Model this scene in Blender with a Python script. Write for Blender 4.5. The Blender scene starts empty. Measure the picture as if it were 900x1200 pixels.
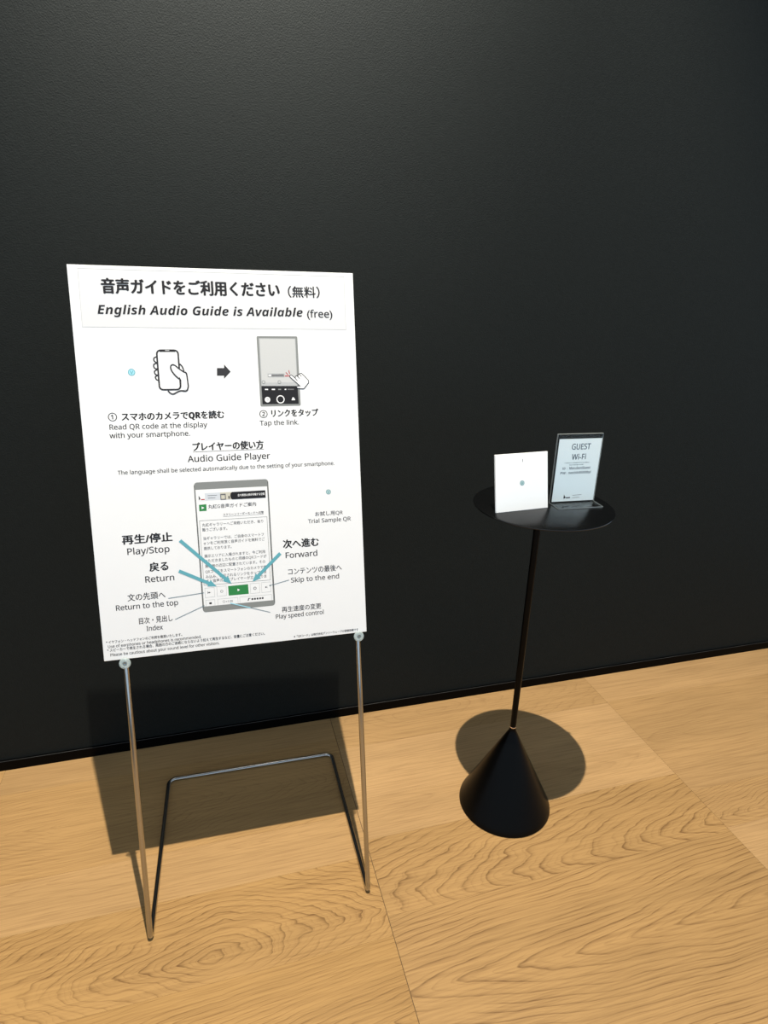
import bpy, bmesh, math, random
from mathutils import Vector, Matrix

SC = bpy.context.scene
COL = SC.collection

# ---------------------------------------------------------------- camera
CAM_F, CAM_H, CAM_PITCH, CAM_YAW, CAM_ROLL = 716.59, 1.47788, 0.35665, 0.28113, 0.02746
cd = bpy.data.cameras.new('camera')
cam = bpy.data.objects.new('camera', cd)
COL.objects.link(cam)
SC.camera = cam
cy, sy = math.cos(CAM_YAW), math.sin(CAM_YAW)
cp, sp = math.cos(CAM_PITCH), math.sin(CAM_PITCH)
fwd = Vector((sy * cp, cy * cp, -sp))
rgt = Vector((cy, -sy, 0))
up = rgt.cross(fwd)
cr, sr = math.cos(CAM_ROLL), math.sin(CAM_ROLL)
rgt, up = cr * rgt + sr * up, -sr * rgt + cr * up
cam.matrix_world = Matrix(((rgt.x, up.x, -fwd.x, 0), (rgt.y, up.y, -fwd.y, 0), (rgt.z, up.z, -fwd.z, CAM_H), (0, 0, 0, 1)))
cd.sensor_fit = 'VERTICAL'
cd.sensor_height = 24.0
cd.lens = CAM_F * 24.0 / 1200.0
cd.clip_start, cd.clip_end = 0.05, 60

# ---------------------------------------------------------------- light and exposure
SC.view_settings.view_transform = 'Standard'
SC.view_settings.look = 'None'
SC.view_settings.gamma = 1.0
SC.view_settings.use_curve_mapping = False
SC.view_settings.exposure = 0.0

world = bpy.data.worlds.new('room_ambience')
SC.world = world
world.use_nodes = True
wn = world.node_tree
bg = wn.nodes['Background']
w_tc = wn.nodes.new('ShaderNodeTexCoord')
w_sep = wn.nodes.new('ShaderNodeSeparateXYZ')
wn.links.new(w_tc.outputs['Generated'], w_sep.inputs[0])
w_up = wn.nodes.new('ShaderNodeMapRange')                # dark ceiling, brighter hall at eye level
w_up.inputs['From Min'].default_value = 0.05
w_up.inputs['From Max'].default_value = 0.75
wn.links.new(w_sep.outputs[2], w_up.inputs['Value'])
w_mix = wn.nodes.new('ShaderNodeMix')
w_mix.data_type = 'RGBA'
w_mix.inputs[6].default_value = (0.62, 0.80, 0.99, 1)
w_mix.inputs[7].default_value = (0.21, 0.255, 0.305, 1)
wn.links.new(w_up.outputs[0], w_mix.inputs[0])
wn.links.new(w_mix.outputs[2], bg.inputs['Color'])
bg.inputs['Strength'].default_value = 1.15

LIGHT_POS = Vector((0.233, 0.565, 4.974))          # ceiling track spotlight above the viewer
ld = bpy.data.lights.new('ceiling_spotlight', 'SPOT')
ld.energy = 1380
ld.color = (1.0, 0.91, 0.77)
ld.shadow_soft_size = 0.018
ld.spot_size = math.radians(58)
ld.spot_blend = 0.5
spot = bpy.data.objects.new('ceiling_spotlight', ld)
COL.objects.link(spot)
spot.location = LIGHT_POS
spot.rotation_euler = (Vector((0.72, 1.12, 0.0)) - LIGHT_POS).to_track_quat('-Z', 'Y').to_euler()

wd = bpy.data.lights.new('added_wall_light', 'SPOT')           # unseen extra spot, added to brighten the upper wall
wd.energy = 1900
wd.color = (1.0, 0.94, 0.86)
wd.shadow_soft_size = 0.04
wd.spot_size = math.radians(78)
wd.spot_blend = 0.8
wash = bpy.data.objects.new('added_wall_light', wd)
COL.objects.link(wash)
wash.location = (0.16, 1.2, 3.9)
wash.rotation_euler = Vector((-0.02, 0.6, -0.56)).to_track_quat('-Z', 'Y').to_euler()

WALL_Y = 1.796
TAB_H = 0.9643


# ---------------------------------------------------------------- helpers
def tag(o, label=None, cat=None, kind=None, group=None):
    if label: o['label'] = label
    if cat: o['category'] = cat
    if kind: o['kind'] = kind
    if group: o['group'] = group
    return o


def thing(name, label, cat, loc, rotz=0.0):
    o = bpy.data.objects.new(name, None)
    COL.objects.link(o)
    o.empty_display_size = 0.05
    o.location = loc
    o.rotation_euler = (0, 0, rotz)
    return tag(o, label, cat)


def link(name, me, mats, parent=None, smooth=False):
    o = bpy.data.objects.new(name, me)
    COL.objects.link(o)
    for m in (mats if isinstance(mats, (list, tuple)) else [mats]):
        me.materials.append(m)
    if parent is not None:
        o.parent = parent
    if smooth:
        for p in me.polygons:
            p.use_smooth = True
    return o


def bm_obj(name, bm, mats, parent=None, smooth=False, auto=None):
    bmesh.ops.recalc_face_normals(bm, faces=bm.faces[:])
    if auto is not None:
        for e in bm.edges:
            e.smooth = not (len(e.link_faces) == 2 and e.calc_face_angle(0) > auto)
        smooth = True
    me = bpy.data.meshes.new(name)
    bm.to_mesh(me)
    bm.free()
    return link(name, me, mats, parent, smooth)


def add_box(bm, lo, hi, bevel=0.0, seg=2, mat=0):
    v = [bm.verts.new((x, y, z)) for z in (lo[2], hi[2]) for y in (lo[1], hi[1]) for x in (lo[0], hi[0])]
    fs = [bm.faces.new([v[i] for i in q]) for q in ((0, 2, 3, 1), (4, 5, 7, 6), (0, 1, 5, 4), (1, 3, 7, 5), (3, 2, 6, 7), (2, 0, 4, 6))]
    for f in fs:
        f.material_index = mat
    if bevel:
        es = list({e for f in fs for e in f.edges})
        bmesh.ops.bevel(bm, geom=es, offset=bevel, segments=seg, affect='EDGES', profile=0.5)


def fillet(pts, rads, n=8):
    """polyline with rounded corners"""
    out = []
    for i, p in enumerate(pts):
        r = rads[i]
        if i in (0, len(pts) - 1) or r <= 0:
            out.append(p.copy())
            continue
        a = (pts[i - 1] - p).normalized()
        b = (pts[i + 1] - p).normalized()
        ang = a.angle(b)
        d = r / math.tan(ang / 2)
        c = p + (a + b).normalized() * (r / math.sin(ang / 2))
        s, e = p + a * d - c, p + b * d - c
        tot = s.angle(e)
        ax = s.cross(e).normalized()
        for k in range(n + 1):
            out.append(c + Matrix.Rotation(tot * k / n, 3, ax) @ s)
    return out


def add_tube(bm, pts, r, n=16, caps=True):
    t0 = (pts[1] - pts[0]).normalized()
    ref = Vector((0, 0, 1)) if abs(t0.z) < 0.9 else Vector((1, 0, 0))
    u = t0.cross(ref).normalized()
    rings = []
    for i, p in enumerate(pts):
        if i == 0: t = t0
        elif i == len(pts) - 1: t = (pts[-1] - pts[-2]).normalized()
        else: t = ((pts[i + 1] - p).normalized() + (p - pts[i - 1]).normalized()).normalized()
        u = (u - t * u.dot(t)).normalized()
        w = t.cross(u)
        rings.append([bm.verts.new(p + r * (math.cos(2 * math.pi * k / n) * u + math.sin(2 * math.pi * k / n) * w)) for k in range(n)])
    for a, b in zip(rings, rings[1:]):
        for k in range(n):
            bm.faces.new((a[k], a[(k + 1) % n], b[(k + 1) % n], b[k]))
    if caps:
        bm.faces.new(rings[0][::-1])
        bm.faces.new(rings[-1])


def add_lathe(bm, prof, n=96, mat=0):
    """prof: (radius, z) from bottom to top; zero radius closes the end"""
    rings = []
    for r, z in prof:
        if r <= 1e-7:
            rings.append([bm.verts.new((0, 0, z))])
        else:
            rings.append([bm.verts.new((r * math.cos(2 * math.pi * k / n), r * math.sin(2 * math.pi * k / n), z)) for k in range(n)])
    for a, b in zip(rings, rings[1:]):
        for k in range(n):
            k2 = (k + 1) % n
            if len(a) == 1: f = bm.faces.new((a[0], b[k2], b[k]))
            elif len(b) == 1: f = bm.faces.new((a[k], a[k2], b[0]))
            else: f = bm.faces.new((a[k], a[k2], b[k2], b[k]))
            f.material_index = mat


# ---------------------------------------------------------------- materials
def mat(name, color, rough=0.5, metal=0.0, spec=0.5, noise=None, bump=None, alpha=1.0):
    m = bpy.data.materials.new(name)
    m.use_nodes = True
    nt = m.node_tree
    b = nt.nodes['Principled BSDF']
    b.inputs['Base Color'].default_value = (*color, 1)
    b.inputs['Roughness'].default_value = rough
    b.inputs['Metallic'].default_value = metal
    b.inputs['Specular IOR Level'].default_value = spec
    b.inputs['Alpha'].default_value = alpha
    tc = nt.nodes.new('ShaderNodeTexCoord')
    if noise:
        sc, amt = noise
        nz = nt.nodes.new('ShaderNodeTexNoise')
        nz.inputs['Scale'].default_value = sc
        nz.inputs['Detail'].default_value = 5
        nt.links.new(tc.outputs['Object'], nz.inputs['Vector'])
        mx = nt.nodes.new('ShaderNodeMix')
        mx.data_type = 'RGBA'
        mx.inputs[6].default_value = (*[c * (1 - amt) for c in color], 1)
        mx.inputs[7].default_value = (*[min(1, c * (1 + amt)) for c in color], 1)
        nt.links.new(nz.outputs['Fac'], mx.inputs[0])
        nt.links.new(mx.outputs[2], b.inputs['Base Color'])
    if bump:
        sc, st, dist = bump
        nz = nt.nodes.new('ShaderNodeTexNoise')
        nz.inputs['Scale'].default_value = sc
        nz.inputs['Detail'].default_value = 3
        nt.links.new(tc.outputs['Object'], nz.inputs['Vector'])
        bp = nt.nodes.new('ShaderNodeBump')
        bp.inputs['Strength'].default_value = st
        bp.inputs['Distance'].default_value = dist
        nt.links.new(nz.outputs['Fac'], bp.inputs['Height'])
        nt.links.new(bp.outputs['Normal'], b.inputs['Normal'])
    return m


def ink(name, color, rough=0.55):
    return mat('ink_' + name, color, rough, spec=0.25, noise=(900, 0.04))


def wood_material():
    m = bpy.data.materials.new('oak_floor')
    m.use_nodes = True
    nt = m.node_tree
    N, Lk = nt.nodes, nt.links
    b = N['Principled BSDF']
    b.inputs['Roughness'].default_value = 0.52
    b.inputs['Specular IOR Level'].default_value = 0.3

    def val(x): return x
    def math_(op, a, c=None, d=None, clamp=False):
        n = N.new('ShaderNodeMath')
        n.operation = op
        n.use_clamp = clamp
        for i, s in enumerate((a, c, d)):
            if s is None: continue
            if isinstance(s, (int, float)): n.inputs[i].default_value = s
            else: Lk.new(s, n.inputs[i])
        return n.outputs[0]
    def noise(vec, scale, detail=3, rough=0.5, dist=0.0):
        n = N.new('ShaderNodeTexNoise')
        n.inputs['Scale'].default_value = scale
        n.inputs['Detail'].default_value = detail
        n.inputs['Roughness'].default_value = rough
        n.inputs['Distortion'].default_value = dist
        Lk.new(vec, n.inputs['Vector'])
        return n.outputs['Fac']
    def attr(nm):
        n = N.new('ShaderNodeAttribute')
        n.attribute_name = nm
        s = N.new('ShaderNodeSeparateXYZ')
        Lk.new(n.outputs['Vector'], s.inputs[0])
        return s.outputs
    tc = N.new('ShaderNodeTexCoord')
    sep = N.new('ShaderNodeSeparateXYZ')
    Lk.new(tc.outputs['Object'], sep.inputs[0])
    g = attr('grain')      # centre x, centre y, elongation
    s = attr('figure')     # ring frequency, ring strength, tone
    q = attr('extra')      # seed, hue
    def coords(kx, ky, off):
        c = N.new('ShaderNodeCombineXYZ')
        Lk.new(math_('MULTIPLY', sep.outputs[0], kx), c.inputs[0])
        Lk.new(math_('MULTIPLY', sep.outputs[1], ky), c.inputs[1])
        Lk.new(math_('ADD', q[0], off), c.inputs[2])
        return c.outputs[0]
    w1 = math_('SUBTRACT', noise(coords(3, 7, 0), 1, 2), 0.5)
    w2 = math_('SUBTRACT', noise(coords(9, 22, 9), 1, 2), 0.5)
    w3 = math_('SUBTRACT', noise(coords(30, 70, 5), 1, 2), 0.5)
    w4 = math_('SUBTRACT', noise(coords(2.2, 6, 17), 1, 2), 0.5)
    dx = math_('ADD', math_('SUBTRACT', sep.outputs[0], g[0]), math_('MULTIPLY', w1, 0.22))
    dx = math_('ADD', dx, math_('MULTIPLY', w2, 0.09))
    dy = math_('ADD', math_('SUBTRACT', sep.outputs[1], g[1]), math_('MULTIPLY', w4, 0.07))
    dy = math_('MULTIPLY', dy, g[2])
    PN = 1.4
    f = math_('ADD', math_('POWER', math_('ABSOLUTE', dx), PN), math_('POWER', math_('ABSOLUTE', dy), PN))
    f = math_('POWER', f, 1 / PN)
    f = math_('ADD', f, math_('MULTIPLY', w3, 0.016))

    # each ring: slow rise to a dark line, then a quick drop
    def rings(freq, pw, k):
        ph = math_('FRACT', math_('MULTIPLY', f, freq))
        drop = math_('SUBTRACT', 1.0, math_('MULTIPLY', math_('SUBTRACT', ph, 0.93), 14.0, clamp=True), clamp=True)
        return math_('MULTIPLY', math_('MULTIPLY', math_('POWER', ph, pw), drop), k, clamp=True)
    ring = math_('MAXIMUM', rings(s[0], 8.0, 1.8), math_('MULTIPLY', rings(math_('MULTIPLY', s[0], 2.63), 5.0, 1.6), 0.34))
    brk = noise(coords(5, 16, 3), 1, 3)
    ring = math_('MULTIPLY', ring, math_('MULTIPLY', math_('SUBTRACT', brk, 0.22), 3.0, clamp=True))
    ring = math_('MULTIPLY', ring, s[1])
    fine = noise(coords(5, 210, 21), 1, 4, 0.6)
    fine2 = noise(coords(14, 620, 31), 1, 3, 0.6)
    pores = math_('MULTIPLY', math_('SUBTRACT', fine2, 0.58), 5.0, clamp=True)
    cloud = noise(coords(1.6, 8, 41), 1, 3)
    fac = math_('ADD', math_('MULTIPLY', ring, 0.72), math_('MULTIPLY', pores, 0.30))
    fac = math_('ADD', fac, math_('MULTIPLY', math_('SUBTRACT', fine, 0.42), 1.15), clamp=True)
    mx = N.new('ShaderNodeMix')
    mx.data_type = 'RGBA'
    mx.inputs[6].default_value = (0.440, 0.268, 0.113, 1)
    mx.inputs[7].default_value = (0.150, 0.075, 0.028, 1)
    Lk.new(fac, mx.inputs[0])
    tone = math_('MULTIPLY', s[2], math_('ADD', 0.80, math_('MULTIPLY', cloud, 0.40)))
    hs = N.new('ShaderNodeHueSaturation')
    Lk.new(mx.outputs[2], hs.inputs['Color'])
    Lk.new(q[1], hs.inputs['Saturation'])
    Lk.new(tone, hs.inputs['Value'])
    Lk.new(hs.outputs[0], b.inputs['Base Color'])
    bp = N.new('ShaderNodeBump')
    bp.inputs['Strength'].default_value = 0.12
    bp.inputs['Distance'].default_value = 0.0006
    bp.invert = True
    Lk.new(fac, bp.inputs['Height'])
    Lk.new(bp.outputs['Normal'], b.inputs['Normal'])
    return m


def thin_acrylic(name, tint, refl):
    m = bpy.data.materials.new(name)
    m.use_nodes = True
    nt = m.node_tree
    nt.nodes.clear()
    out = nt.nodes.new('ShaderNodeOutputMaterial')
    tr = nt.nodes.new('ShaderNodeBsdfTransparent')
    tr.inputs[0].default_value = (*tint, 1)
    gl = nt.nodes.new('ShaderNodeBsdfGlossy')
    gl.inputs['Roughness'].default_value = 0.04
    fr = nt.nodes.new('ShaderNodeFresnel')
    fr.inputs['IOR'].default_value = 1.49
    mx = nt.nodes.new('ShaderNodeMixShader')
    k = nt.nodes.new('ShaderNodeMath')
    k.operation = 'MULTIPLY'
    k.inputs[1].default_value = refl
    nt.links.new(fr.outputs[0], k.inputs[0])
    nt.links.new(k.outputs[0], mx.inputs[0])
    nt.links.new(tr.outputs[0], mx.inputs[1])
    nt.links.new(gl.outputs[0], mx.inputs[2])
    nt.links.new(mx.outputs[0], out.inputs[0])
    return m


M = {
    'wall': mat('charcoal_wall', (0.0103, 0.0122, 0.0117), 0.7, spec=0.09, noise=(130, 0.22), bump=(300, 0.55, 0.0018)),
    'black_trim': mat('black_baseboard', (0.0010, 0.0010, 0.0010), 0.5, spec=0.05, noise=(80, 0.2)),
    'groove': mat('floor_joint', (0.10, 0.055, 0.024), 0.8),
    'wood': wood_material(),
    'board': mat('white_sign_board', (0.745, 0.75, 0.755), 0.55, spec=0.3, noise=(40, 0.01)),
    'glint_edge': mat('black_edge_painted_glint', (0.03, 0.03, 0.028), 0.4, noise=(9, 0.95)),  # lamp glint along the trim edge, painted as broken paler colour
    'chrome': mat('chrome', (0.46, 0.455, 0.44), 0.10, 1.0, noise=(30, 0.03)),
    'clear': mat('clear_knob', (0.58, 0.68, 0.67), 0.10, spec=0.9, noise=(260, 0.3), alpha=0.45),
    'screw': mat('screw_metal', (0.32, 0.36, 0.36), 0.25, 1.0, noise=(300, 0.1)),
    'tabletop': mat('black_lacquer_tabletop', (0.0018, 0.0020, 0.0022), 0.25, spec=0.40, noise=(120, 0.1)),
    'black_metal': mat('black_powder_coat', (0.0008, 0.0010, 0.0012), 0.33, spec=0.10, noise=(150, 0.1)),
    'steel': mat('steel_collar', (0.9, 0.8, 0.8), 0.25, 1.0, noise=(80, 0.05)),
    'plaque': mat('white_plaque', (0.85, 0.86, 0.86), 0.45, spec=0.35, noise=(50, 0.01)),
    'paper': mat('pale_blue_paper', (0.87, 0.95, 0.955), 0.6, spec=0.3, noise=(50, 0.02)),
    'acrylic': thin_acrylic('clear_acrylic_sheet', (0.99, 0.997, 0.998), 0.12),
    'acrylic_edge': mat('polished_acrylic_edge', (0.30, 0.33, 0.33), 0.12, spec=0.8, noise=(100, 0.2)),
    'ink_black': ink('black', (0.012, 0.012, 0.014)),
    'ink_dark': ink('dark_grey', (0.030, 0.030, 0.034)),
    'ink_grey': ink('grey', (0.21, 0.22, 0.215)),
    'ink_soft': ink('soft_grey', (0.13, 0.13, 0.135)),
    'ink_pale': ink('pale_grey', (0.42, 0.43, 0.435)),
    'ink_line': ink('blue_grey', (0.15, 0.21, 0.235)),
    'ink_teal': ink('teal', (0.105, 0.345, 0.405)),
    'ink_aqua': ink('aqua', (0.32, 0.62, 0.72)),
    'ink_green': ink('green', (0.025, 0.20, 0.055)),
    'ink_red': ink('red', (0.40, 0.06, 0.06)),
    'ink_pink': ink('pink', (0.62, 0.40, 0.40)),
    'ink_white': ink('white', (0.745, 0.75, 0.755)),
    'ink_box': ink('heading_tint', (0.615, 0.62, 0.63)),
    'ink_screen': ink('screen_grey', (0.50, 0.505, 0.50)),
    'ink_mint': ink('mint_grey', (0.36, 0.52, 0.53)),
    'ink_slate': ink('slate_teal', (0.13, 0.27, 0.29)),
    'ink_beige': ink('beige', (0.52, 0.50, 0.42)),
    'ink_mist': ink('mist', (0.56, 0.59, 0.63)),
    'ink_navy': ink('navy_grey', (0.055, 0.085, 0.12)),
}

# ---------------------------------------------------------------- measurements of the printing, millimetres on the board
SIGN_TEXT = [
    ('音声ガイドをご利用ください', 61.2, 427.5, 785.5, 28.5, 'JB'),
    ('（無料）', 445.2, 516.3, 785.2, 22.7, 'JM'),
    ('English Audio Guide is Available', 50.4, 475.9, 743.8, 18.0, 'BI'),
    ('(free)', 485.6, 542.9, 742.5, 15.8, ''),
    ('①', 52.5, 70.4, 522.5, 18.7, 'J'),
    ('スマホのカメラでQRを読む', 79.0, 291.4, 523.3, 16.1, 'JB'),
    ('Read QR code at the display', 53.6, 253.5, 505.3, 10.8, ''),
    ('with your smartphone.', 52.2, 215.9, 487.5, 10.8, ''),
    ('②', 367.7, 385.7, 521.2, 18.2, 'J'),
    ('リンクをタップ', 393.9, 500.6, 523.2, 15.7, 'JB'),
    ('Tap the link.', 367.4, 454.9, 505.0, 10.7, ''),
    ('プレイヤーの使い方', 219.0, 373.0, 453.6, 17.4, 'JB'),
    ('Audio Guide Player', 207.0, 386.1, 429.9, 13.8, ''),
    ('The language shall be selected automatically due to the setting of your smartphone.', 61.9, 532.7, 409.2, 8.5, ''),
    ('お試し用QR', 482.0, 547.3, 291.6, 10.0, 'J'),
    ('Trial Sample QR', 464.5, 566.1, 276.1, 9.2, ''),
    ('再生/停止', 57.9, 163.0, 257.1, 19.2, 'JB'),
    ('Play/Stop', 67.1, 154.8, 233.5, 14.3, ''),
    ('戻る', 109.2, 149.5, 192.4, 19.4, 'JB'),
    ('Return', 99.0, 160.0, 168.8, 13.7, ''),
    ('文の先頭へ', 59.3, 138.5, 129.9, 15.5, 'J'),
    ('Return to the top', 33.9, 163.9, 111.5, 11.9, ''),
    ('目次・見出し', 78.7, 149.8, 75.7, 14.1, 'J'),
    ('Index', 93.0, 127.6, 59.0, 10.8, ''),
    ('次へ進む', 403.6, 487.8, 221.1, 19.2, 'JB'),
    ('Forward', 408.4, 482.6, 197.9, 13.2, ''),
    ('コンテンツの最後へ', 412.0, 539.3, 157.6, 14.6, 'J'),
    ('Skip to the end', 417.8, 532.0, 139.0, 11.2, ''),
    ('再生速度の変更', 392.9, 485.8, 69.6, 12.8, 'J'),
    ('Play speed control', 378.2, 491.2, 55.5, 10.2, ''),
    ('※「QRコード」は株式会社デンソーウェーブの登録商標です', 417.4, 573.5, 4.9, 5.8, 'JM'),
    ('* イヤフォン・ヘッドフォンのご利用を推奨いたします。', 7.6, 167.2, 38.9, 6.6, 'JM'),
    ('Use of earphones or headphones is recommended.', 10.6, 208.2, 29.2, 6.4, 'M'),
    ('* スピーカーで再生される場合、周囲の方のご迷惑にならないよう控えて再生するなど、音量にご注意ください。', 8.2, 350.4, 20.2, 6.9, 'JM'),
    ('Please be cautious about your sound level for other visitors.', 14.0, 247.1, 9.7, 6.4, 'M'),
]
SCREEN_TEXT = [
    ('丸紅G音声ガイドご案内', 243.1, 348.3, 324.2, 8.8, 'J'),
    ('スクリーンリーダーモードへ切替', 274.4, 364.2, 306.0, 5.4, 'J'),
    ('丸紅ギャラリーへご来館いただき、有り', 227.4, 362.0, 284.6, 7.2, 'J'),
    ('難うございます。', 227.2, 281.5, 273.7, 7.1, 'J'),
    ('当ギャラリーでは、ご自身のスマートフ', 228.0, 361.8, 254.1, 7.2, 'J'),
    ('ォンをご利用頂く音声ガイドを無料でご', 227.7, 363.3, 243.2, 7.2, 'J'),
    ('提供しております。', 227.4, 288.3, 231.3, 7.2, 'J'),
    ('展示エリアに入場されますと、今ご利用', 227.6, 362.3, 213.9, 7.2, 'J'),
    ('いただきましたものと同様のQRコードが', 227.6, 364.9, 202.9, 7.2, 'J'),
    ('展示物の近辺に配置されています。その', 227.4, 361.4, 190.7, 7.2, 'J'),
    ('QRコードをスマートフォンのカメラで読', 227.2, 363.5, 177.8, 7.3, 'J'),
    ('み込み、表示されるリンクをタップしま', 227.3, 362.8, 166.1, 7.3, 'J'),
    ('すと音声ガイドプレイヤーが立上がりま', 227.6, 362.3, 156.1, 7.3, 'J'),
]
HEAD_BOX = [(19.9, 833.9), (573.4, 832.9), (573.4, 716.1), (18.7, 717.2)]
UNDER = [(219.3, 451.6), (372.9, 452.0)]
QR_EMBLEM = [(515.3, 346.9), (520.8, 346.6)]
ICON_EMBLEM = [(106.8, 624.6), (113.9, 624.6)]
PHONE = [(160.8, 670.2), (203.8, 670.3), (202.7, 586.9), (159.8, 587.5)]
PSTROKE = [(160.2, 634.7), (162.9, 634.7)]
NOTCH = [(177.5, 669.8), (185.9, 669.8)]
HAND = [(203.8, 594.0), (204.7, 608.2), (197.6, 613.3), (189.0, 624.5), (186.0, 634.5), (189.6, 639.6), (195.4, 638.1), (202.8, 631.4), (212.1, 624.3), (217.8, 620.2), (219.6, 593.8), (217.0, 585.7), (212.4, 583.5), (203.5, 584.5), (195.5, 581.5), (187.3, 577.6), (181.3, 580.1), (177.1, 585.2)]
HANDB = [(205.0, 641.5), (210.0, 636.0), (213.2, 625.3)]
F0 = [(159.2, 656.6), (153.8, 653.7), (153.8, 647.7), (158.9, 643.7)]
F1 = [(158.8, 643.1), (152.5, 640.3), (153.1, 633.1), (158.9, 630.7)]
F2 = [(158.9, 629.7), (152.8, 626.1), (154.3, 619.7), (159.6, 617.7)]
F3 = [(159.6, 617.7), (153.9, 614.7), (155.5, 608.7), (160.2, 607.0)]
ARROW = [(282.2, 632.2), (297.4, 632.2), (297.9, 640.2), (310.9, 624.1), (295.9, 608.8), (296.3, 615.5), (281.2, 615.7)]
TPHONE = [(371.8, 700.2), (460.2, 699.1), (460.5, 547.1), (372.9, 548.8)]
TSCREEN = [(376.2, 696.1), (456.6, 695.8), (456.1, 591.4), (375.7, 592.4)]
TBLACK = [(375.7, 592.4), (456.1, 591.4), (457.0, 551.4), (375.9, 552.1)]
TICONS = [(387.4, 562.0), (393.8, 561.9), (416.2, 562.3), (425.4, 562.2), (445.0, 562.7), (380.8, 600.7), (415.9, 600.3)]
TDASH = [(383.0, 584.7), (390.0, 584.6), (398.1, 584.5), (405.2, 584.4), (412.3, 584.3), (418.8, 584.2), (426.7, 584.1), (430.3, 584.1), (433.2, 584.1), (447.4, 583.9)]
TBAR = [(391.9, 618.5), (427.4, 618.2), (427.0, 612.0), (391.6, 612.3)]
TMARK = [(428.8, 614.0), (439.1, 613.9), (431.5, 621.7), (435.8, 616.4), (438.0, 626.2), (439.8, 618.6)]
THAND = [(440.6, 610.7), (439.4, 613.4), (440.9, 615.4), (443.9, 615.4), (451.6, 608.9), (452.4, 612.9), (455.4, 614.3), (458.2, 612.2), (458.4, 615.9), (461.6, 618.1), (465.9, 619.6), (472.5, 613.3), (481.2, 603.5), (481.8, 598.7), (471.2, 586.1), (468.5, 584.9), (455.6, 586.3), (453.2, 588.9), (455.9, 590.9), (462.2, 590.8), (453.7, 599.0)]
TCREASE = [(451.6, 608.9), (456.5, 602.7), (456.5, 612.9), (461.9, 607.4), (461.2, 617.6), (466.1, 612.1)]
BODY = [(216.2, 384.3), (378.7, 383.2), (377.1, 88.0), (216.2, 89.1)]
DISPLAY = [(218.5, 367.9), (375.3, 367.6), (374.5, 101.2), (219.2, 101.8)]
BANNER = [(224.6, 359.6), (370.9, 358.8), (370.6, 341.9), (224.6, 344.4)]
BANX = [(271.0, 351.7), (294.8, 351.5)]
GREENSQ = [(223.9, 334.2), (239.8, 334.8), (239.5, 319.9), (223.8, 319.8)]
TEXTBOX = [(222.6, 298.3), (371.0, 297.9), (370.6, 149.7), (222.4, 151.0)]
B1 = [(223.6, 144.1), (244.1, 144.1), (243.9, 122.5), (223.3, 122.0)]
B2 = [(249.9, 145.3), (270.5, 145.1), (270.3, 123.1), (249.6, 122.4)]
BG = [(274.6, 144.2), (319.5, 144.5), (319.8, 121.8), (274.9, 121.9)]
B4 = [(324.0, 145.3), (345.2, 145.0), (345.1, 122.1), (323.8, 121.6)]
B5 = [(349.5, 145.4), (370.4, 145.2), (370.5, 122.1), (349.3, 121.7)]
C1 = [(223.6, 116.0), (243.5, 115.8), (243.2, 101.3), (223.4, 101.6)]
C2 = [(249.9, 115.9), (294.5, 115.7), (294.5, 100.6), (249.6, 100.9)]
C3 = [(298.9, 116.0), (371.1, 115.2), (371.3, 100.8), (298.7, 101.4)]
A1 = [(178.2, 257.4), (282.9, 149.0)]
A2 = [(171.0, 188.8), (250.0, 145.9)]
A3 = [(396.5, 210.7), (329.7, 149.2)]
LINES = [(143.9, 128.6), (221.3, 133.9), (155.0, 79.0), (220.5, 104.2), (413.4, 145.9), (369.1, 136.8), (365.6, 73.2), (276.8, 104.2)]


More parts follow.
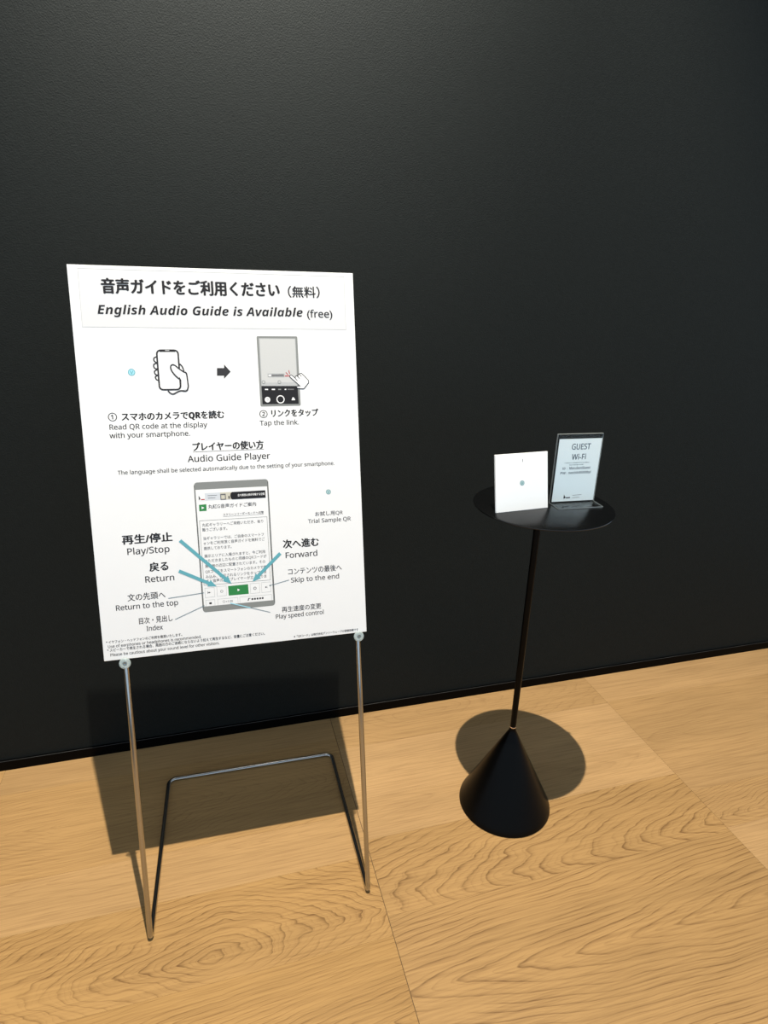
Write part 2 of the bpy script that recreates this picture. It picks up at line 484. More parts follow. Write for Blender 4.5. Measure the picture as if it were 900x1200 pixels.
# ---------------------------------------------------------------- printing on flat sheets
class Print:
    """flat printed figures collected into one mesh, units millimetres on the sheet"""
    def __init__(self, z0=0.15):
        self.v, self.f, self.m, self.mats, self.z0 = [], [], [], [], z0

    def _mi(self, name):
        if name not in self.mats: self.mats.append(name)
        return self.mats.index(name)

    def poly(self, pts, m, layer=0):
        i0 = len(self.v)
        self.v += [(x, y, self.z0 + 0.12 * layer) for x, y in pts]
        self.f.append(list(range(i0, i0 + len(pts))))
        self.m.append(self._mi(m))

    def rect(self, x0, y0, x1, y1, m, layer=0):
        self.poly([(x0, y0), (x1, y0), (x1, y1), (x0, y1)], m, layer)

    def stroke(self, pts, w, m, layer=0, closed=False):
        P = [Vector((p[0], p[1])) for p in pts]
        n = len(P)
        L, R = [], []
        for i in range(n):
            a = P[i - 1] if (i > 0 or closed) else None
            c = P[(i + 1) % n] if (i < n - 1 or closed) else None
            d1 = (P[i] - a).normalized() if a is not None else None
            d2 = (c - P[i]).normalized() if c is not None else None
            if d1 is None: d1 = d2
            if d2 is None: d2 = d1
            nn = Vector((-(d1.y + d2.y), d1.x + d2.x))
            nn = nn.normalized() if nn.length > 1e-6 else Vector((-d1.y, d1.x))
            k = max(0.5, abs(nn.dot(Vector((-d1.y, d1.x)))))
            L.append(P[i] + nn * (w / 2 / k))
            R.append(P[i] - nn * (w / 2 / k))
        for i in range(n if closed else n - 1):
            j = (i + 1) % n
            self.poly([R[i], R[j], L[j], L[i]], m, layer)

    def curve(self, pts, w, m, layer=0, closed=False, sub=5):
        self.stroke(smooth_path(pts, sub, closed), w, m, layer, closed)

    def disc(self, c, r, m, layer=0, n=28):
        self.poly([(c[0] + r * math.cos(2 * math.pi * k / n), c[1] + r * math.sin(2 * math.pi * k / n)) for k in range(n)], m, layer)

    def ring(self, c, r, w, m, layer=0, n=28):
        self.stroke([(c[0] + r * math.cos(2 * math.pi * k / n), c[1] + r * math.sin(2 * math.pi * k / n)) for k in range(n)], w, m, layer, True)

    def text(self, s, x0, x1, y, h, style='', m='ink_black', layer=0):
        """x0..x1 = inked width, y = foot of the glyphs, h = height of a capital (or of a kanji when style has J)"""
        kind = 'bold_italic' if 'I' in style else ('bold' if ('B' in style and 'J' not in style) else 'plain')
        rv, _ = glyphs('国' if 'J' in style else sans('H', kind))
        ry0, ry1 = min(p[1] for p in rv), max(p[1] for p in rv)
        vs, fs = glyphs(sans(s, kind) if not ('J' in style and 'B' in style) else sans(s, 'bold'))
        gx0, gx1 = min(p[0] for p in vs), max(p[0] for p in vs)
        s_y = h / (ry1 - ry0)
        d = {'B': 0.040, 'M': 0.018}.get(style[1:2] if 'J' in style else style[:1], 0.0) * s_y
        if 'J' not in style: d = 0.0 if 'B' in style else 0.015 * s_y
        elif d == 0: d = 0.013 * s_y
        sx = (x1 - x0 - 2 * d) / (gx1 - gx0)
        mi = self._mi(m)
        for q, (ox, oy) in enumerate([(0, 0)] if d == 0 else [(-d, 0), (d, 0), (0, d * .6), (0, -d * .6), (0, 0)]):     # heavier strokes: the letter overprinted a hair apart
            i0 = len(self.v)
            self.v += [(x0 + d + ox + (p[0] - gx0) * sx, y + oy + (p[1] - ry0) * s_y, self.z0 + 0.12 * layer + 0.012 * q) for p in vs]
            for f in fs:
                self.f.append([i0 + k for k in f])
                self.m.append(mi)

    def build(self, name, parent, label=None, u=0.001):
        me = bpy.data.meshes.new(name)
        me.from_pydata([(x * u, y * u, z * u) for x, y, z in self.v], [], self.f)
        for mn in self.mats: me.materials.append(M[mn])
        for p, mi in zip(me.polygons, self.m): p.material_index = mi
        bm = bmesh.new()
        bm.from_mesh(me)
        for f in bm.faces:                      # all print faces the reader
            f.normal_update()
            if f.normal.z < 0: f.normal_flip()
        bm.to_mesh(me)
        bm.free()
        o = bpy.data.objects.new(name, me)
        COL.objects.link(o)
        o.parent = parent
        if label: o['label'] = label
        return o


def smooth_path(pts, sub=5, closed=False):
    P = [Vector((p[0], p[1])) for p in pts]
    n = len(P)
    out = []
    for i in range(n if closed else n - 1):
        a = P[i - 1] if (i > 0 or closed) else P[0]
        b, c = P[i], P[(i + 1) % n]
        d = P[(i + 2) % n] if (i + 2 < n or closed) else P[-1]
        for k in range(sub):
            t = k / sub
            out.append(0.5 * (2 * b + (c - a) * t + (2 * a - 5 * b + 4 * c - d) * t * t + (3 * b - a - 3 * c + d) * t ** 3))
    if not closed: out.append(P[-1])
    return out


_font = bpy.data.curves.new('lettering', 'FONT')
_font_ob = bpy.data.objects.new('lettering', _font)
COL.objects.link(_font_ob)
_cache = {}


def sans(s, kind):
    """the sans-serif alphabets of the fallback font, in the wanted weight"""
    cap, low, dig = {'plain': (0x1D5A0, 0x1D5BA, 0x1D7E2), 'bold': (0x1D5D4, 0x1D5EE, 0x1D7EC), 'bold_italic': (0x1D63C, 0x1D656, 0x1D7EC)}[kind]
    o = ''
    for c in s:
        if 'A' <= c <= 'Z': o += chr(cap + ord(c) - 65)
        elif 'a' <= c <= 'z': o += chr(low + ord(c) - 97)
        elif '0' <= c <= '9': o += chr(dig + ord(c) - 48)
        else: o += c
    return o


def glyphs(s):
    if s not in _cache:
        _font.body, _font.resolution_u = s, 4
        dg = bpy.context.evaluated_depsgraph_get()
        dg.update()
        me = bpy.data.meshes.new_from_object(_font_ob.evaluated_get(dg))
        _cache[s] = ([(v.co.x, v.co.y) for v in me.vertices], [list(p.vertices) for p in me.polygons])
        bpy.data.meshes.remove(me)
    return _cache[s]


# ---------------------------------------------------------------- room
def build_floor():
    me = bpy.data.meshes.new('floor')
    random.seed(4)
    cols = {}
    xs = [-0.71 + 1.045 * k for k in range(-3, 6)]
    # (row seams from the wall outwards) and figure of each strip: cx, cy, elongation, freq, strength, tone, saturation
    C0 = [1.80, 1.68, 1.352, 1.204, 0.975, 0.70, 0.43, 0.2, -0.1, -0.4, -0.8, -1.2, -1.6, -2.0]
    C1 = [1.80, 1.625, 1.400, 1.254, 1.025, 0.55, 0.30, 0.0, -0.3, -0.7, -1.1, -1.5, -2.0]
    C2 = [1.80, 1.630, 1.178, 1.035, 0.72, 0.40, 0.1, -0.3, -0.7, -1.1, -1.5, -2.0]
    F0 = [(-0.2, 1.2, 9, 8, .2, .98, 1.0), (-0.45, 1.51, 4.5, 22, .45, .98, 1.03), (0.6, 1.33, 11, 9, .22, 1.02, 1.0),
          (-0.10, 1.040, 2.7, 25, 1.0, .97, 1.06), (0.9, 0.80, 9, 12, .90, .93, 1.08)]
    F1 = [(0.7, 1.75, 3, 16, .30, .95, 1.0), (1.9, 1.5, 11, 8, .16, 1.09, .97), (-0.8, 1.36, 10, 8, .22, 1.06, .98),
          (1.62, 1.065, 4.4, 13, 1.0, .95, 1.04), (1.72, 0.835, 11.0, 7.0, 1.0, .93, 1.04)]
    F2 = [(2.2, 1.5, 8, 6, .12, 1.04, .98), (1.75, 1.42, 6, 5, .25, .97, 1.0), (2.1, 1.07, 6, 22, .8, .95, 1.02),
          (1.2, 0.9, 10, 6, .2, 1.04, .98), (1.0, 0.6, 6, 10, .6, .95, 1.0)]
    V, F, G, S, Q, MI = [], [], [], [], [], []
    for ci in range(len(xs) - 1):
        rows, figs = {3: (C0, F0), 4: (C1, F1), 5: (C2, F2)}.get(ci, ((C0, []) if ci % 2 else (C1, [])))
        for ri in range(len(rows) - 1):
            gx, gy = 0.0008, 0.00012
            x0, x1, y1, y0 = xs[ci] + (gx if ci == 4 else gx * .4), xs[ci + 1] - (gx if ci == 3 else gx * .4), rows[ri] - gy, rows[ri + 1] + gy
            i = len(V)
            V += [(x0, y0, 0), (x1, y0, 0), (x1, y1, 0), (x0, y1, 0)]
            F.append((i, i + 1, i + 2, i + 3))
            if ri < len(figs): a = figs[ri]
            else: a = (random.uniform(x0 - .3, x1 + .3), random.uniform(y0, y1), random.uniform(4, 8), random.uniform(8, 20), random.uniform(.3, .9), random.uniform(.94, 1.05), random.uniform(.97, 1.05))
            G.append(a[:3]); S.append(a[3:6]); Q.append((random.uniform(0, 50), a[6], 0)); MI.append(0)
    i = len(V)
    V += [(xs[0], -2.0, -0.0015), (xs[-1], -2.0, -0.0015), (xs[-1], 1.80, -0.0015), (xs[0], 1.80, -0.0015)]
    F.append((i, i + 1, i + 2, i + 3)); G.append((0, 0, 1)); S.append((1, 0, 1)); Q.append((0, 1, 0)); MI.append(1)
    V += [(x, y, -0.05) for x, y, z in V[i:i + 4]]
    F.append((i + 7, i + 6, i + 5, i + 4)); G.append((0, 0, 1)); S.append((1, 0, 1)); Q.append((0, 1, 0)); MI.append(1)
    me.from_pydata(V, [], F)
    for nm, data in (('grain', G), ('figure', S), ('extra', Q)):
        at = me.attributes.new(nm, 'FLOAT_VECTOR', 'FACE')
        at.data.foreach_set('vector', [c for d in data for c in d])
    o = link('floor', me, [M['wood'], M['groove']])
    for p, mi in zip(me.polygons, MI): p.material_index = mi
    tag(o, kind='structure')


build_floor()
bm = bmesh.new()
add_box(bm, (-3.85, WALL_Y, -0.05), (4.5, WALL_Y + 0.12, 3.4))
tag(bm_obj('wall_back', bm, M['wall']), kind='structure')
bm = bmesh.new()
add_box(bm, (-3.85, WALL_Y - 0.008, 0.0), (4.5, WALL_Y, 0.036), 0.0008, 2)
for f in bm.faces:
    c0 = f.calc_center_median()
    if c0.z > 0.0353 and c0.y < WALL_Y - 0.0065: f.material_index = 1  # top front edge takes the painted glint
tag(bm_obj('baseboard_back', bm, [M['black_trim'], M['glint_edge']]), kind='structure')

# ---------------------------------------------------------------- the audio guide sign on its rod stand
S_X, S_Y, S_YAW, LEAN = -0.22769, 1.10839, -0.01968, 0.23881
ROD = 0.0061
sign = thing('floor_sign', 'white audio guide notice board with teal arrows on a leaning chrome rod stand', 'sign', (S_X, S_Y, 0), S_YAW)
UPV = Vector((0, math.sin(LEAN), math.cos(LEAN)))
OUT = Vector((0, -math.cos(LEAN), math.sin(LEAN)))
PAN_S, PAN_X = 0.70003, -0.04257
PW, PH_ = 0.594, 0.841
origin = Vector((PAN_X, 0, 0)) + UPV * PAN_S + OUT * 0.008
pm = Matrix(((1, UPV.x, OUT.x, origin.x), (0, UPV.y, OUT.y, origin.y), (0, UPV.z, OUT.z, origin.z), (0, 0, 0, 1)))
bm = bmesh.new()
add_box(bm, (0, 0, -0.005), (PW, PH_, 0), 0.0006, 1)
panel = bm_obj('sign_panel', bm, M['board'], sign)
panel.matrix_local = pm

RODZ = 0.008 - 0.005 - ROD - 0.0006          # rod axis behind the board, measured along OUT
WR, UW, UD = 0.53038, 0.5263, 0.51487
base = Vector((0, 0, ROD))
sh = OUT * RODZ
for x in (0, WR):
    bm = bmesh.new()
    p0 = Vector((x, 0, ROD)) + UPV * 0.032 + sh * 0
    p1 = Vector((x, 0, ROD)) + UPV * (PAN_S + 0.62) + sh
    add_tube(bm, [p0, p0.lerp(p1, 0.5), p1], ROD, 18)
    bm_obj('upright_rod', bm, M['chrome'], sign, auto=0.8)
xo = (WR - UW) / 2
pts = [Vector((0, 0, ROD)) + UPV * 0.034, Vector((0, 0, ROD)), Vector((xo + ROD, UD - ROD, ROD)), Vector((xo + UW - ROD, UD - ROD, ROD)), Vector((WR, 0, ROD)), Vector((WR, 0, ROD)) + UPV * 0.034]
bm = bmesh.new()
add_tube(bm, fillet(pts, [0, 0.011, 0.022, 0.022, 0.011, 0], 10), ROD, 18)
bm_obj('base_rail', bm, M['chrome'], sign, auto=0.8)

for x in (0.0428, 0.5735):
    kn = bmesh.new()
    add_lathe(kn, [(0, 0.0), (0.0105, 0.0), (0.0121, 0.0012), (0.0125, 0.003), (0.0121, 0.0052), (0.0108, 0.0066), (0.008, 0.0072), (0.0052, 0.0070), (0.0046, 0.0050), (0, 0.0050)], 40)
    k = bm_obj('clamp_knob', kn, M['clear'], sign, auto=0.7)
    k['label'] = 'clear round knob under the board edge'
    k.matrix_local = pm @ Matrix.Translation((x, -0.0085, 0.0004))
    sb = bmesh.new()
    add_lathe(sb, [(0, -0.008), (0.003, -0.008), (0.003, 0.0005), (0.0038, 0.0052), (0.0040, 0.0062), (0.0030, 0.0068), (0.0016, 0.0062), (0, 0.0060)], 24)
    bm_obj('screw', sb, M['screw'], k, auto=0.7)

# ---- printing on the board (millimetres from its lower left corner)
TX = {t[0]: t for t in SIGN_TEXT}


def texts(name, keys, inkname='ink_black', label=None):
    p = Print()
    for k in keys:
        t = TX[k]
        p.text(t[0], t[1], t[2], t[3], t[4], t[5], 'ink_black' if 'B' in t[5] else inkname)
    return p.build(name, panel, label)


p = Print(0.10)
p.poly(HEAD_BOX, 'ink_box')
p.stroke(HEAD_BOX, 0.9, 'ink_pale', 1, True)
p.build('heading_box', panel, 'pale grey outlined heading box')
for ks in (['音声ガイドをご利用ください', '（無料）'], ['English Audio Guide is Available', '(free)']):
    p = Print(0.50)
    for k in ks: p.text(*TX[k][:6], 'ink_black')
    p.build('heading_text', panel)
texts('step_caption', ['①', 'スマホのカメラでQRを読む', 'Read QR code at the display', 'with your smartphone.'], 'ink_dark')
texts('step_caption', ['②', 'リンクをタップ', 'Tap the link.'], 'ink_dark')
p = Print()
for k in ('プレイヤーの使い方', 'Audio Guide Player', 'The language shall be selected automatically due to the setting of your smartphone.'):
    t = TX[k]
    p.text(*t[:6], 'ink_black' if 'B' in t[5] else 'ink_dark')
p.stroke(UNDER, 0.9, 'ink_dark')
p.build('player_heading', panel)
texts('code_caption', ['お試し用QR', 'Trial Sample QR'], 'ink_dark')
for ks in (['再生/停止', 'Play/Stop'], ['戻る', 'Return'], ['文の先頭へ', 'Return to the top'], ['目次・見出し', 'Index'], ['次へ進む', 'Forward'], ['コンテンツの最後へ', 'Skip to the end'], ['再生速度の変更', 'Play speed control']):
    texts('callout_text', ks, 'ink_dark')
texts('footnote', [t[0] for t in SIGN_TEXT[-4:]], 'ink_dark')
texts('footnote', [SIGN_TEXT[-5][0]], 'ink_dark')


def emblem(c, r, fill='ink_mint', line='ink_slate'):
    q = Print()
    q.disc(c, r, fill)
    q.ring(c, r, r * 0.22, line, 1)
    q.stroke([(c[0] - r * .42, c[1] + r * .45), (c[0], c[1] - r * .5), (c[0] + r * .42, c[1] + r * .45)], r * 0.2, line, 2)
    return q


emblem((515.6, 347), 5.2).build('emblem', panel, 'small round teal emblem')
emblem((106.8, 624.6), 6.6, 'ink_aqua', 'ink_teal').build('emblem', panel, 'small round aqua emblem')

# a hand holding a phone, drawn in outline
def rounded(x0, y0, x1, y1, r, n=6):
    o = []
    for cx, cy_, a in ((x1 - r, y1 - r, 0), (x0 + r, y1 - r, 90), (x0 + r, y0 + r, 180), (x1 - r, y0 + r, 270)):
        for k in range(n + 1):
            t = math.radians(a + 90 * k / n)
            o.append((cx + r * math.cos(t), cy_ + r * math.sin(t)))
    return o


p = Print()
for fp in (F0, F1, F2, F3): p.curve(fp, 2.9, 'ink_dark')
p.poly(rounded(160.2, 587.2, 203.6, 670.2, 8), 'ink_white', 1)
p.stroke(rounded(160.2, 587.2, 203.6, 670.2, 8), 3.5, 'ink_dark', 2, True)
p.stroke([(166, 668.6), (198, 668.6)], 4.2, 'ink_dark', 2)
p.stroke(NOTCH, 1.8, 'ink_pale', 3)
hp = smooth_path(HAND[1:11], 5)
p.poly([(204.9, 612.0), (199, 614.5), (190.5, 625.5), (187.8, 634), (190.5, 637.8), (195.4, 636.2), (204, 629)], 'ink_white', 3)
p.poly([(203.9, 612.0), (204, 629), (212, 623.5), (216.8, 619.5), (218.5, 594), (216, 587), (206.2, 586), (206.2, 604)], 'ink_white', 3)
p.stroke(hp + smooth_path(HAND[10:], 5)[1:], 2.9, 'ink_dark', 4)
p.stroke(HAND[:2], 3.0, 'ink_dark', 4)
p.curve(HANDB, 2.6, 'ink_dark', 4)
p.build('hand_phone_pictogram', panel)

p = Print()
p.poly(ARROW, 'ink_dark')
p.build('arrow_pictogram', panel)

# a hand tapping a link on a phone screen
p = Print()
p.poly(rounded(371.2, 547.0, 461.2, 700.8, 3), 'ink_grey')
p.poly(TSCREEN, 'ink_pale', 1)
p.rect(377.5, 599, 455.0, 694.5, 'ink_screen', 2)
p.poly(TBLACK, 'ink_black', 1)
p.poly(TBAR, 'ink_box', 3)
p.stroke(TBAR, 0.9, 'ink_grey', 4, True)
p.rect(399, 613.3, 426.5, 617.2, 'ink_soft', 4)
for c in (TICONS[5], TICONS[6]): p.ring(c, 3.2, 1.1, 'ink_grey', 3)
p.disc((387.4, 562), 6.1, 'ink_white', 2)
p.stroke([(385.6, 563.6), (388.4, 564.4), (389.0, 562.2), (387.6, 559.6)], 0.9, 'ink_grey', 3)
p.ring((416.4, 562.2), 8.0, 2.2, 'ink_white', 2)
p.poly([(441.2, 559.8), (449.2, 559.8), (449.2, 561), (446.6, 565.6), (445, 566.6), (443.4, 565.6), (441.2, 561)], 'ink_white', 2)
for i, mm in ((0, 'ink_white'), (2, 'ink_white'), (4, 'ink_grey'), (6, 'ink_white'), (8, 'ink_soft')):
    p.stroke(TDASH[i:i + 2], 2.6, mm, 2)
p.rect(428.6, 612, 439.2, 615.6, 'ink_pink', 4)
for i in (0, 2, 4): p.stroke(TMARK[i:i + 2], 1.7, 'ink_red', 5)
p.poly(THAND, 'ink_white', 6)
p.stroke(THAND, 1.5, 'ink_black', 7, True)
for i in (0, 2, 4): p.stroke(TCREASE[i:i + 2], 1.3, 'ink_black', 7)
p.build('tapping_phone_pictogram', panel)

# the player screen
p = Print()
bx = rounded(216.2, 88.2, 378.2, 384.2, 7)
p.poly(bx, 'ink_grey')
p.stroke([(216.6, 95), (216.6, 378)], 1.3, 'ink_dark', 1)
p.stroke([(377.6, 95), (377.6, 378)], 1.3, 'ink_dark', 1)
p.poly(DISPLAY, 'ink_white', 1)
p.rect(224.6, 343.0, 272, 359.4, 'ink_mist', 2)
p.rect(224.6, 343.0, 238, 359.4, 'ink_white', 3)
p.poly([(224.6, 354.5), (224.6, 344.5), (228.0, 347.0), (227.0, 350.5)], 'ink_black', 4)
p.rect(229, 344.6, 237, 346.8, 'ink_red', 4)
p.stroke([(244, 353.8), (264, 353.8)], 0.9, 'ink_soft', 4)
p.stroke([(244, 348.2), (260, 348.2)], 0.9, 'ink_soft', 4)
p.rect(271, 342.6, 298, 359.1, 'ink_beige', 3)
p.rect(271, 342.6, 283, 356, 'ink_soft', 4)
p.rect(273, 344.5, 281, 353.0, 'ink_beige', 5)
p.rect(288.4, 344.2, 291.0, 350.5, 'ink_dark', 5)
p.poly([(370.8, 342.0), (370.8, 358.9), (297, 358.9), (293.5, 356), (292.6, 350.5), (293.5, 345), (297, 342.3)], 'ink_black', 5)
p.text('古今東西の美が共鳴する空間', 309, 368.5, 348.2, 5.2, 'JM', 'ink_white', 6)
p.poly(GREENSQ, 'ink_green', 2)
p.poly([(229.2, 330.3), (229.2, 324.0), (235.2, 327.1)], 'ink_white', 3)
p.stroke(TEXTBOX, 0.9, 'ink_grey', 2, True)
for i, t in enumerate(SCREEN_TEXT):
    p.text(*t[:6], 'ink_dark' if i == 0 else ('ink_soft' if i > 1 else 'ink_dark'), 2)
p.stroke([(274.4, 304.4), (364.2, 304.4)], 0.6, 'ink_dark', 2)
for r in (B1, B2, B4, B5): p.stroke(r, 0.7, 'ink_pale', 2, True)
for r in (C1, C2, C3): p.stroke([r[3], r[0], r[1], r[2]], 0.7, 'ink_pale', 2)
p.poly(BG, 'ink_green', 2)
p.poly([(295.2, 136.4), (295.2, 130.0), (300.6, 133.2)], 'ink_white', 3)
p.poly([(233.4, 135.2), (233.4, 131.4), (229.6, 133.3)], 'ink_dark', 2); p.stroke([(229.6, 130.8), (229.6, 136.2)], 0.9, 'ink_dark', 2); p.stroke([(233, 133.3), (236, 133.3)], 0.9, 'ink_dark', 2)
p.ring((260.0, 133.4), 2.8, 0.8, 'ink_dark', 2, 8)
p.ring((334.4, 133.4), 3.0, 1.1, 'ink_dark', 2, 10)
p.poly([(358.0, 135.8), (358.0, 131.6), (361.6, 133.7)], 'ink_dark', 2); p.stroke([(362.0, 131.2), (362.0, 136.2)], 0.9, 'ink_dark', 2)
p.poly(rounded(231.0, 106.0, 236.4, 110.4, 1.2), 'ink_black', 2)
p.ring((263.4, 109.0), 2.6, 0.7, 'ink_soft', 2, 14)
p.text('×1.00', 268.0, 283.0, 106.4, 4.6, '', 'ink_soft', 2)
p.poly([(316.0, 105.6), (318.4, 105.6), (320.4, 111.6), (318.2, 111.6)], 'ink_black', 2)
p.stroke([(320.2, 110.8), (323.0, 110.8)], 1.2, 'ink_black', 2)
for x in (327.2, 333.0, 338.8, 344.8, 350.4): p.poly(rounded(x - 2.1, 106.4, x + 2.1, 110.8, 1.3), 'ink_dark', 2)
p.build('player_screen_diagram', panel)

for (a, c_, nm) in ((A1[0], A1[1], 0), (A2[0], A2[1], 0), (A3[0], A3[1], 0)):
    p = Print(0.60)
    a, c_ = Vector(a), Vector(c_)
    d = (c_ - a).normalized()
    n_ = Vector((-d.y, d.x))
    nk = c_ - d * 19
    p.poly([a + n_ * 3.7, a - n_ * 3.7, nk - n_ * 3.7, nk - n_ * 8.0, c_, nk + n_ * 8.0, nk + n_ * 3.7], 'ink_teal')
    p.build('callout_arrow', panel, 'teal arrow')
for i in (0, 2, 4, 6):
    p = Print(0.55)
    p.stroke(LINES[i:i + 2], 1.25, 'ink_line')
    if i == 4: p.disc(LINES[5], 1.7, 'ink_line')
    if i == 6: p.stroke([LINES[7], (Vector(LINES[7]).lerp(Vector(LINES[6]), 0.5))[:]], 2.2, 'ink_aqua', 1)
    p.build('callout_line', panel)

# ---------------------------------------------------------------- the round table with its cone foot
T_X, T_Y = 0.78052, 1.28803
table = thing('pedestal_table', 'slim black round table on a thin pole rising from a black cone foot', 'table', (T_X, T_Y, 0))
CR, CH, TR = 0.1364, 0.27933, 0.17538
bm = bmesh.new()
n = 24
prof = [(0, 0.0), (CR - 0.004, 0.0), (CR - 0.0012, 0.0010), (CR, 0.0035), (CR - 0.0008, 0.0075)]
for k in range(1, n + 1):
    t = k / n
    prof.append((CR - 0.0008 + (0.0105 - CR + 0.0008) * t, 0.0075 + (CH - 0.010 - 0.0075) * t))
prof += [(0.0092, CH - 0.004), (0.0088, CH), (0, CH)]
add_lathe(bm, prof, 128)
bm_obj('cone_foot', bm, M['black_metal'], table, auto=0.6)
bm = bmesh.new()
add_lathe(bm, [(0, CH), (0.0080, CH), (0.0086, CH + 0.0006), (0.0086, CH + 0.0032), (0.0080, CH + 0.0038), (0, CH + 0.0038)], 40)
bm_obj('collar', bm, M['steel'], table, auto=0.7)
bm = bmesh.new()
TT = 0.005
add_lathe(bm, [(0, CH + 0.0038), (0.0088, CH + 0.0038), (0.0088, TAB_H - TT - 0.004), (0.026, TAB_H - TT - 0.003), (0.026, TAB_H - TT), (0, TAB_H - TT)], 40)
bm_obj('pole', bm, M['black_metal'], table, auto=0.6)
bm = bmesh.new()
add_lathe(bm, [(0, TAB_H - TT), (TR - 0.0025, TAB_H - TT), (TR - 0.0006, TAB_H - TT * 0.8), (TR, TAB_H - TT * 0.5), (TR - 0.0006, TAB_H - TT * 0.2), (TR - 0.0025, TAB_H), (0, TAB_H)], 160)
top = bm_obj('tabletop', bm, M['tabletop'], table, auto=0.6)
top.location = (0.01337, 0.00951, 0)

# ---------------------------------------------------------------- white plaque leaning back on the table
P_O, P_YAW, P_LEAN = Vector((0.64728, 1.26080, TAB_H)), math.atan2(0.0697, 0.99757), 0.21
plaque = thing('plaque', 'square white plaque with a small round emblem, leaning back on the black table', 'plaque', P_O, P_YAW)
PWD, PHT, PTH = 0.1463, 0.1410, 0.006
bm = bmesh.new()
add_box(bm, (0, 0, 0), (PWD, PHT, PTH), 0.0008, 2)
face = bm_obj('plaque_board', bm, M['plaque'], plaque)
u_ = Vector((0, math.sin(P_LEAN), math.cos(P_LEAN)))
o_ = Vector((0, -math.cos(P_LEAN), math.sin(P_LEAN)))
og = -o_ * PTH + Vector((0, 0, PTH * math.sin(P_LEAN) * 0 + 0.0001))
face.matrix_local = Matrix(((1, u_.x, o_.x, og.x), (0, u_.y, o_.y, og.y), (0, u_.z, o_.z, og.z), (0, 0, 0, 1)))
p = emblem((73.0, 68.0), 5.6)
p.z0 += PTH * 1000
p.v = [(x, y, z + PTH * 1000) for x, y, z in p.v]
p.build('emblem', face, 'small round teal emblem')
p = Print(PTH * 1000 + 0.12)
p.rect(74.2, 119.5, 75.6, 126.5, 'ink_soft')
p.build('printed_mark', face, 'short grey stroke above the emblem')
bm = bmesh.new()
top_c = Vector((PWD / 2, 0, 0)) + u_ * (PHT * 0.62) - o_ * (PTH * 0.5)
foot = Vector((PWD / 2, top_c.y + 0.052, 0.0012))
hw = 0.018
vs = [bm.verts.new(top_c + Vector((s * hw * 0.6, d, 0))) for s in (-1, 1) for d in (0.004, 0.0065)] + [bm.verts.new(foot + Vector((s * hw, d, -0.0012))) for s in (-1, 1) for d in (-0.0013, 0.0013)]
for q_ in ((0, 1, 3, 2), (4, 6, 7, 5), (0, 2, 6, 4), (1, 5, 7, 3), (0, 4, 5, 1), (2, 3, 7, 6)):
    bm.faces.new([vs[i] for i in q_])
bm_obj('easel_strut', bm, M['plaque'], plaque)

# ---------------------------------------------------------------- clear acrylic holder with the guest Wi-Fi sheet
H_O, H_YAW = Vector((0.8146, 1.3010, TAB_H)), math.radians(-3.2)
holder = thing('sign_holder', 'clear acrylic stand with a pale blue guest Wi-Fi sheet on the black table', 'sign holder', H_O, H_YAW)
HW, HH, HT, HD = 0.1236, 0.1775, 0.0021, 0.0475
GAP = 0.0012
bm = bmesh.new()
# profile in (y, z): bent sheet, front plate and foot in one, then the back plate
def sheet(y0, y1, z0, z1):
    add_box(bm, (0, y0, z0), (HW, y1, z1))
sheet(-HT, 0, HT, HH)
sheet(GAP, GAP + HT, HT, HH)
sheet(-HD, GAP + HT, 0.0003, HT)
sheet(-HT, GAP + HT, HH, HH + HT)
bm.faces.ensure_lookup_table()
bmesh.ops.recalc_face_normals(bm, faces=bm.faces[:])
for f in bm.faces:
    nn = f.normal
    c0 = f.calc_center_median()
    if abs(nn.x) > 0.9 or (c0.z > HH and nn.z > 0.5) or (c0.z < HT and nn.y < -0.5): f.material_index = 1
acr = bm_obj('acrylic_body', bm, [M['acrylic'], M['acrylic_edge']], holder)
bm = bmesh.new()
add_box(bm, (0.0062, 0.0004, 0.0030), (HW - 0.0006, 0.0008, 0.1668))
sheet_ob = bm_obj('paper_insert', bm, M['paper'], holder)
SW, SH = 117.0, 163.8
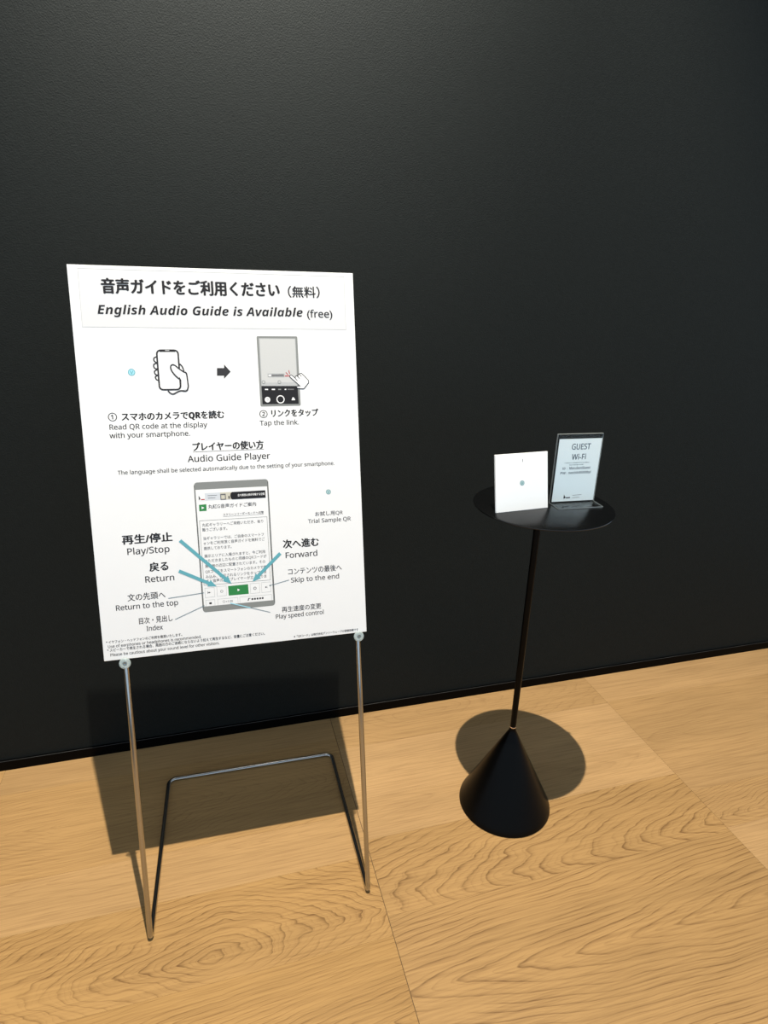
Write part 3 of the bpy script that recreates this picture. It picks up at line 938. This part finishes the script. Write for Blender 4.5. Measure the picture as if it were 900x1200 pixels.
def face_print(q, name, label=None):
    o = q.build(name, sheet_ob, label)
    o.matrix_local = Matrix(((1, 0, 0, 0.0062), (0, 0, -1, 0.0004), (0, 1, 0, 0.0030), (0, 0, 0, 1)))
    return o
p = Print(0.08)
p.text('GUEST', 36.0, 87.5, 136.5, 14.5, '', 'ink_navy')
p.text('Wi-Fi', 39.5, 78.5, 110.5, 14.0, '', 'ink_navy')
face_print(p, 'heading_text')
p = Print(0.08)
random.seed(7)
for y0, xa, xb in ((102.0, 21.5, 90.5), (96.6, 36.0, 75.0)):         # two lines of print too fine to read
    x = xa
    while x < xb:
        w_ = random.uniform(1.6, 3.4)
        p.stroke([(x, y0 + random.uniform(-.3, .3)), (min(x + w_, xb), y0 + random.uniform(-.3, .3))], random.uniform(1.0, 2.2), 'ink_line')
        x += w_ + random.uniform(.5, 1.2)
p.text('ID', 18.0, 26.0, 85.0, 5.6, 'B', 'ink_navy')
p.text(':', 31.0, 32.2, 85.0, 5.6, '', 'ink_navy')
p.text('MarubeniGuest', 37.0, 95.0, 85.0, 6.6, 'B', 'ink_navy')
p.text('PW', 14.0, 28.5, 73.0, 6.0, 'B', 'ink_navy')
p.text(':', 31.0, 32.2, 73.0, 5.6, '', 'ink_navy')
p.text('naechArBGMMbyl', 36.5, 98.0, 73.0, 6.6, 'B', 'ink_navy')
face_print(p, 'network_text')
p = Print(0.08)
p.curve([(32.0, 18.5), (32.0, 7.5)], 0.6, 'ink_black')
p.poly([(31.8, 18.5), (31.8, 7.0), (36.0, 8.0), (37.6, 10.6), (35.8, 12.6), (34.6, 13.2), (33.2, 16.4)], 'ink_black')
p.rect(38.6, 8.0, 50.0, 11.0, 'ink_dark')
face_print(p, 'printed_logo')
p = Print(0.08)
p.stroke([(56, 15.2), (81, 16.0)], 1.0, 'ink_soft')
p.stroke([(56, 8.6), (76, 9.4)], 1.0, 'ink_soft')
face_print(p, 'small_print')

bpy.data.objects.remove(_font_ob)
bpy.data.curves.remove(_font)
